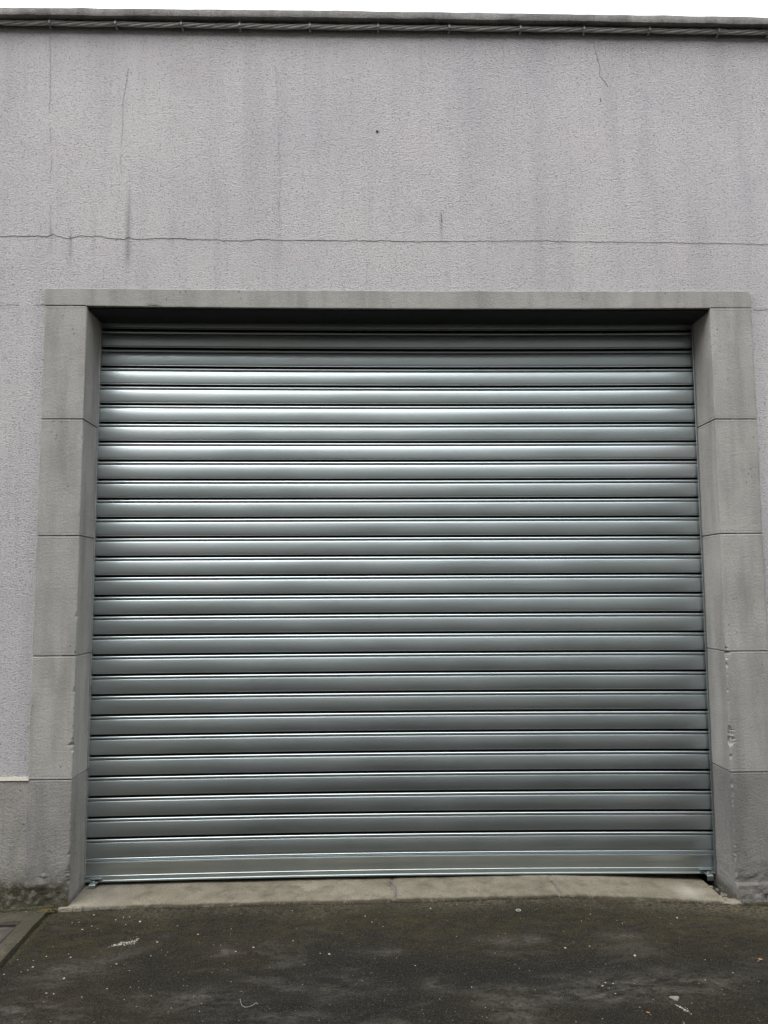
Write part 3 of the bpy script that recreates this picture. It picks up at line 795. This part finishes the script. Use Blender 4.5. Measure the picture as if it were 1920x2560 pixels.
# broken bits at both ends of the threshold
def chunk(label, x0, x1, y0, y1, h, rot, seed, mat=M_rubble):
    rr = random.Random(seed); cx, cy = (x0+x1)/2, (y0+y1)/2; hx, hy = (x1-x0)/2, (y1-y0)/2
    vs_ = []; ring = [(-1, -1), (-.2, -1.1), (.9, -1), (1.1, 0), (.95, 1), (.1, .95), (-1, 1), (-1.05, .1)]
    for lv, q in ((0, 1.05), (.75, 1.0), (1, .86)):
        for a, c in ring: vs_.append((hx*a*q*rr.uniform(.85, 1.1), hy*c*q*rr.uniform(.85, 1.1), h*(lv + (rr.uniform(-.12, .12) if lv else 0))))
    n = 8; fs = [tuple(2*n+i for i in range(n)), tuple(range(n))[::-1]]
    for l_ in range(2):
        for i in range(n): fs.append((l_*n+i, l_*n+(i+1) % n, (l_+1)*n+(i+1) % n, (l_+1)*n+i))
    o = build('mortar_chunk', vs_, fs, mat, attr={'moss': [0]*24, 'fresh': [.2]*24}); o.location = (cx, cy, lerp_tab(GT, cx)-.008+(.004 if cy > 0 else 0)); o.rotation_euler = (0, 0, rot)
    tag(o, label, 'rubble', 'broken mortar at the ends of the threshold'); return o
chunk('long flat splinter of concrete broken off the left end of the threshold', -1.575, -1.505, -.045, -.012, .018, .08, 1, M_sill)
chunk('small broken lump of concrete beside the splinter at the left end of the threshold', -1.500, -1.465, -.045, -.02, .017, .2, 2, M_sill)
chunk('flat pale slab of broken concrete at the foot of the right jamb', 1.66, 1.75, -.03, .02, .014, -.05, 3, M_sill)
for i in range(11):
    x = random.uniform(1.67, 1.72); y = random.uniform(.0, .17); s_ = random.uniform(.005, .013)
    chunk('small crumbled lump of mortar in the right corner of the doorway', x-s_, x+s_, y-s_*.8, y+s_*.8, s_*.8+.004, random.uniform(0, 3), 20+i)

# a white washer, two dry leaves, a curl of string
g = at_ground(1296, 2277); b = MB(); n = 24; vv = []; ff = []
for i in range(n):
    a = 2*math.pi*i/n; m_ = 8
    for k_ in range(m_):
        t = 2*math.pi*k_/m_; rr_ = .0110+.0022*math.cos(t); vv.append((rr_*math.cos(a), rr_*math.sin(a), .002*math.sin(t)))
for i in range(n):
    for k_ in range(8): ff.append((i*8+k_, ((i+1) % n)*8+k_, ((i+1) % n)*8+(k_+1) % 8, i*8+(k_+1) % 8))
b.add(vv, ff); o = b.build('ring', M_string, smooth=True); o.location = g+Vector((0, 0, .003)); tag(o, 'small white ring lying on the asphalt in front of the threshold', 'ring')
def leaf(u, v, L, rot, label, seed):
    rr = random.Random(seed); n = 9; vv = []; ff = []
    for i in range(n):
        q = i/(n-1); wd = .32*L*math.sin(math.pi*q**.8)*(.7+.5*rr.random())
        for s_ in (-1, -.5, 0, .5, 1): vv.append((L*(q-.5), wd*s_, .10*L*abs(s_)+.12*L*math.sin(q*3+seed)+rr.uniform(0, .04)*L))
    for i in range(n-1):
        for k_ in range(4): ff.append((i*5+k_, i*5+k_+1, (i+1)*5+k_+1, (i+1)*5+k_))
    g = at_ground(u, v); o = build('leaf', vv, ff, M_leaf, smooth=True); o.location = g+Vector((0, 0, .003)); o.rotation_euler = (0, 0, rot)
    md = o.modifiers.new('thick', 'SOLIDIFY'); md.thickness = .0005
    b = MB(); b.tube([(-L*.5, 0, .02*L), (-L*.8, .06*L, .05*L), (-L*1.05, .02*L, .02*L)], .0007, 6); b.build('stalk', M_leaf, o)
    tag(o, label, 'leaf'); return o
leaf(1902, 2402, .024, .6, 'curled orange-brown dry leaf near the right edge of the asphalt', 1)
leaf(1620, 2534, .018, 1.9, 'thin curled orange-brown leaf at the bottom of the asphalt', 2)
g0 = at_ground(600, 2500); pts = []
for u, v in [(600, 2499), (602, 2508), (605, 2516), (612, 2520), (622, 2519), (632, 2515), (640, 2509), (645, 2512)]:
    q = at_ground(u, v); pts.append((q-g0)+Vector((0, 0, .003)))
b = MB(); b.tube(pts, .0008, 6); o = b.build('string', M_string, smooth=True); o.location = g0; tag(o, 'short curl of pale string on the asphalt', 'string')
# flattened pale blobs stuck to the asphalt
for u, v, r in ((1687, 2496, .017),):
    g = at_ground(u, v); vv = [(0, 0, .004)]
    for i in range(14): a = 2*math.pi*i/14; q = r*(1+.25*math.sin(3*a)); vv.append((q*math.cos(a), q*.8*math.sin(a), .0035)); 
    for i in range(14): a = 2*math.pi*i/14; q = r*1.1*(1+.25*math.sin(3*a)); vv.append((q*math.cos(a), q*.8*math.sin(a), -.003))
    ff = [(0, 1+i, 1+(i+1) % 14) for i in range(14)] + [(1+i, 15+i, 15+(i+1) % 14, 1+(i+1) % 14) for i in range(14)]
    o = build('chewing_gum', vv, ff, mat_plain("old_gum", (.16, .148, .13), .8)); o.location = g; tag(o, 'flattened pale grey blob of chewing gum stuck to the asphalt', 'chewing gum')

# ------------------------------------------------------------------ across the street (seen only as reflections in the shutter)
OY = -10.0
opp = empty('terraced_building', 'plain brownish building across the street mirrored dimly in the shutter', 'building', loc=(0, OY, -.2))
M_opp = mat_plain("brown_plaster", (.145, .133, .115), .9, var=.15, scale=1.2)
M_glass = mat_plain("window_glass", (.05, .06, .065), .08, var=.1, scale=2, spec=.6)
M_frame = mat_plain("window_frame_paint", (.5, .5, .48), .5, var=.1)
M_roof = mat_plain("roof_slate", (.07, .07, .08), .7, var=.2, scale=8)
b = MB(); b.box(-22, 14, -6, 0, 0, 10.6); b.build('wall', M_opp, opp)
b = MB(); b.box(-22.3, 14.3, -6.2, .25, 10.602, 10.9, .02); b.build('roof', M_roof, opp)
for fl in range(4):
    for i in range(14):
        x = -20.5+i*2.5; z = 1.0+fl*2.5
        b = MB(); b.box(x-.5, x+.5, .003, .05, z, z+1.45); win = b.build('window', M_frame, opp)
        b = MB(); b.box(x-.42, x+.42, .052, .06, z+.08, z+1.37); b.build('pane', M_glass, win)
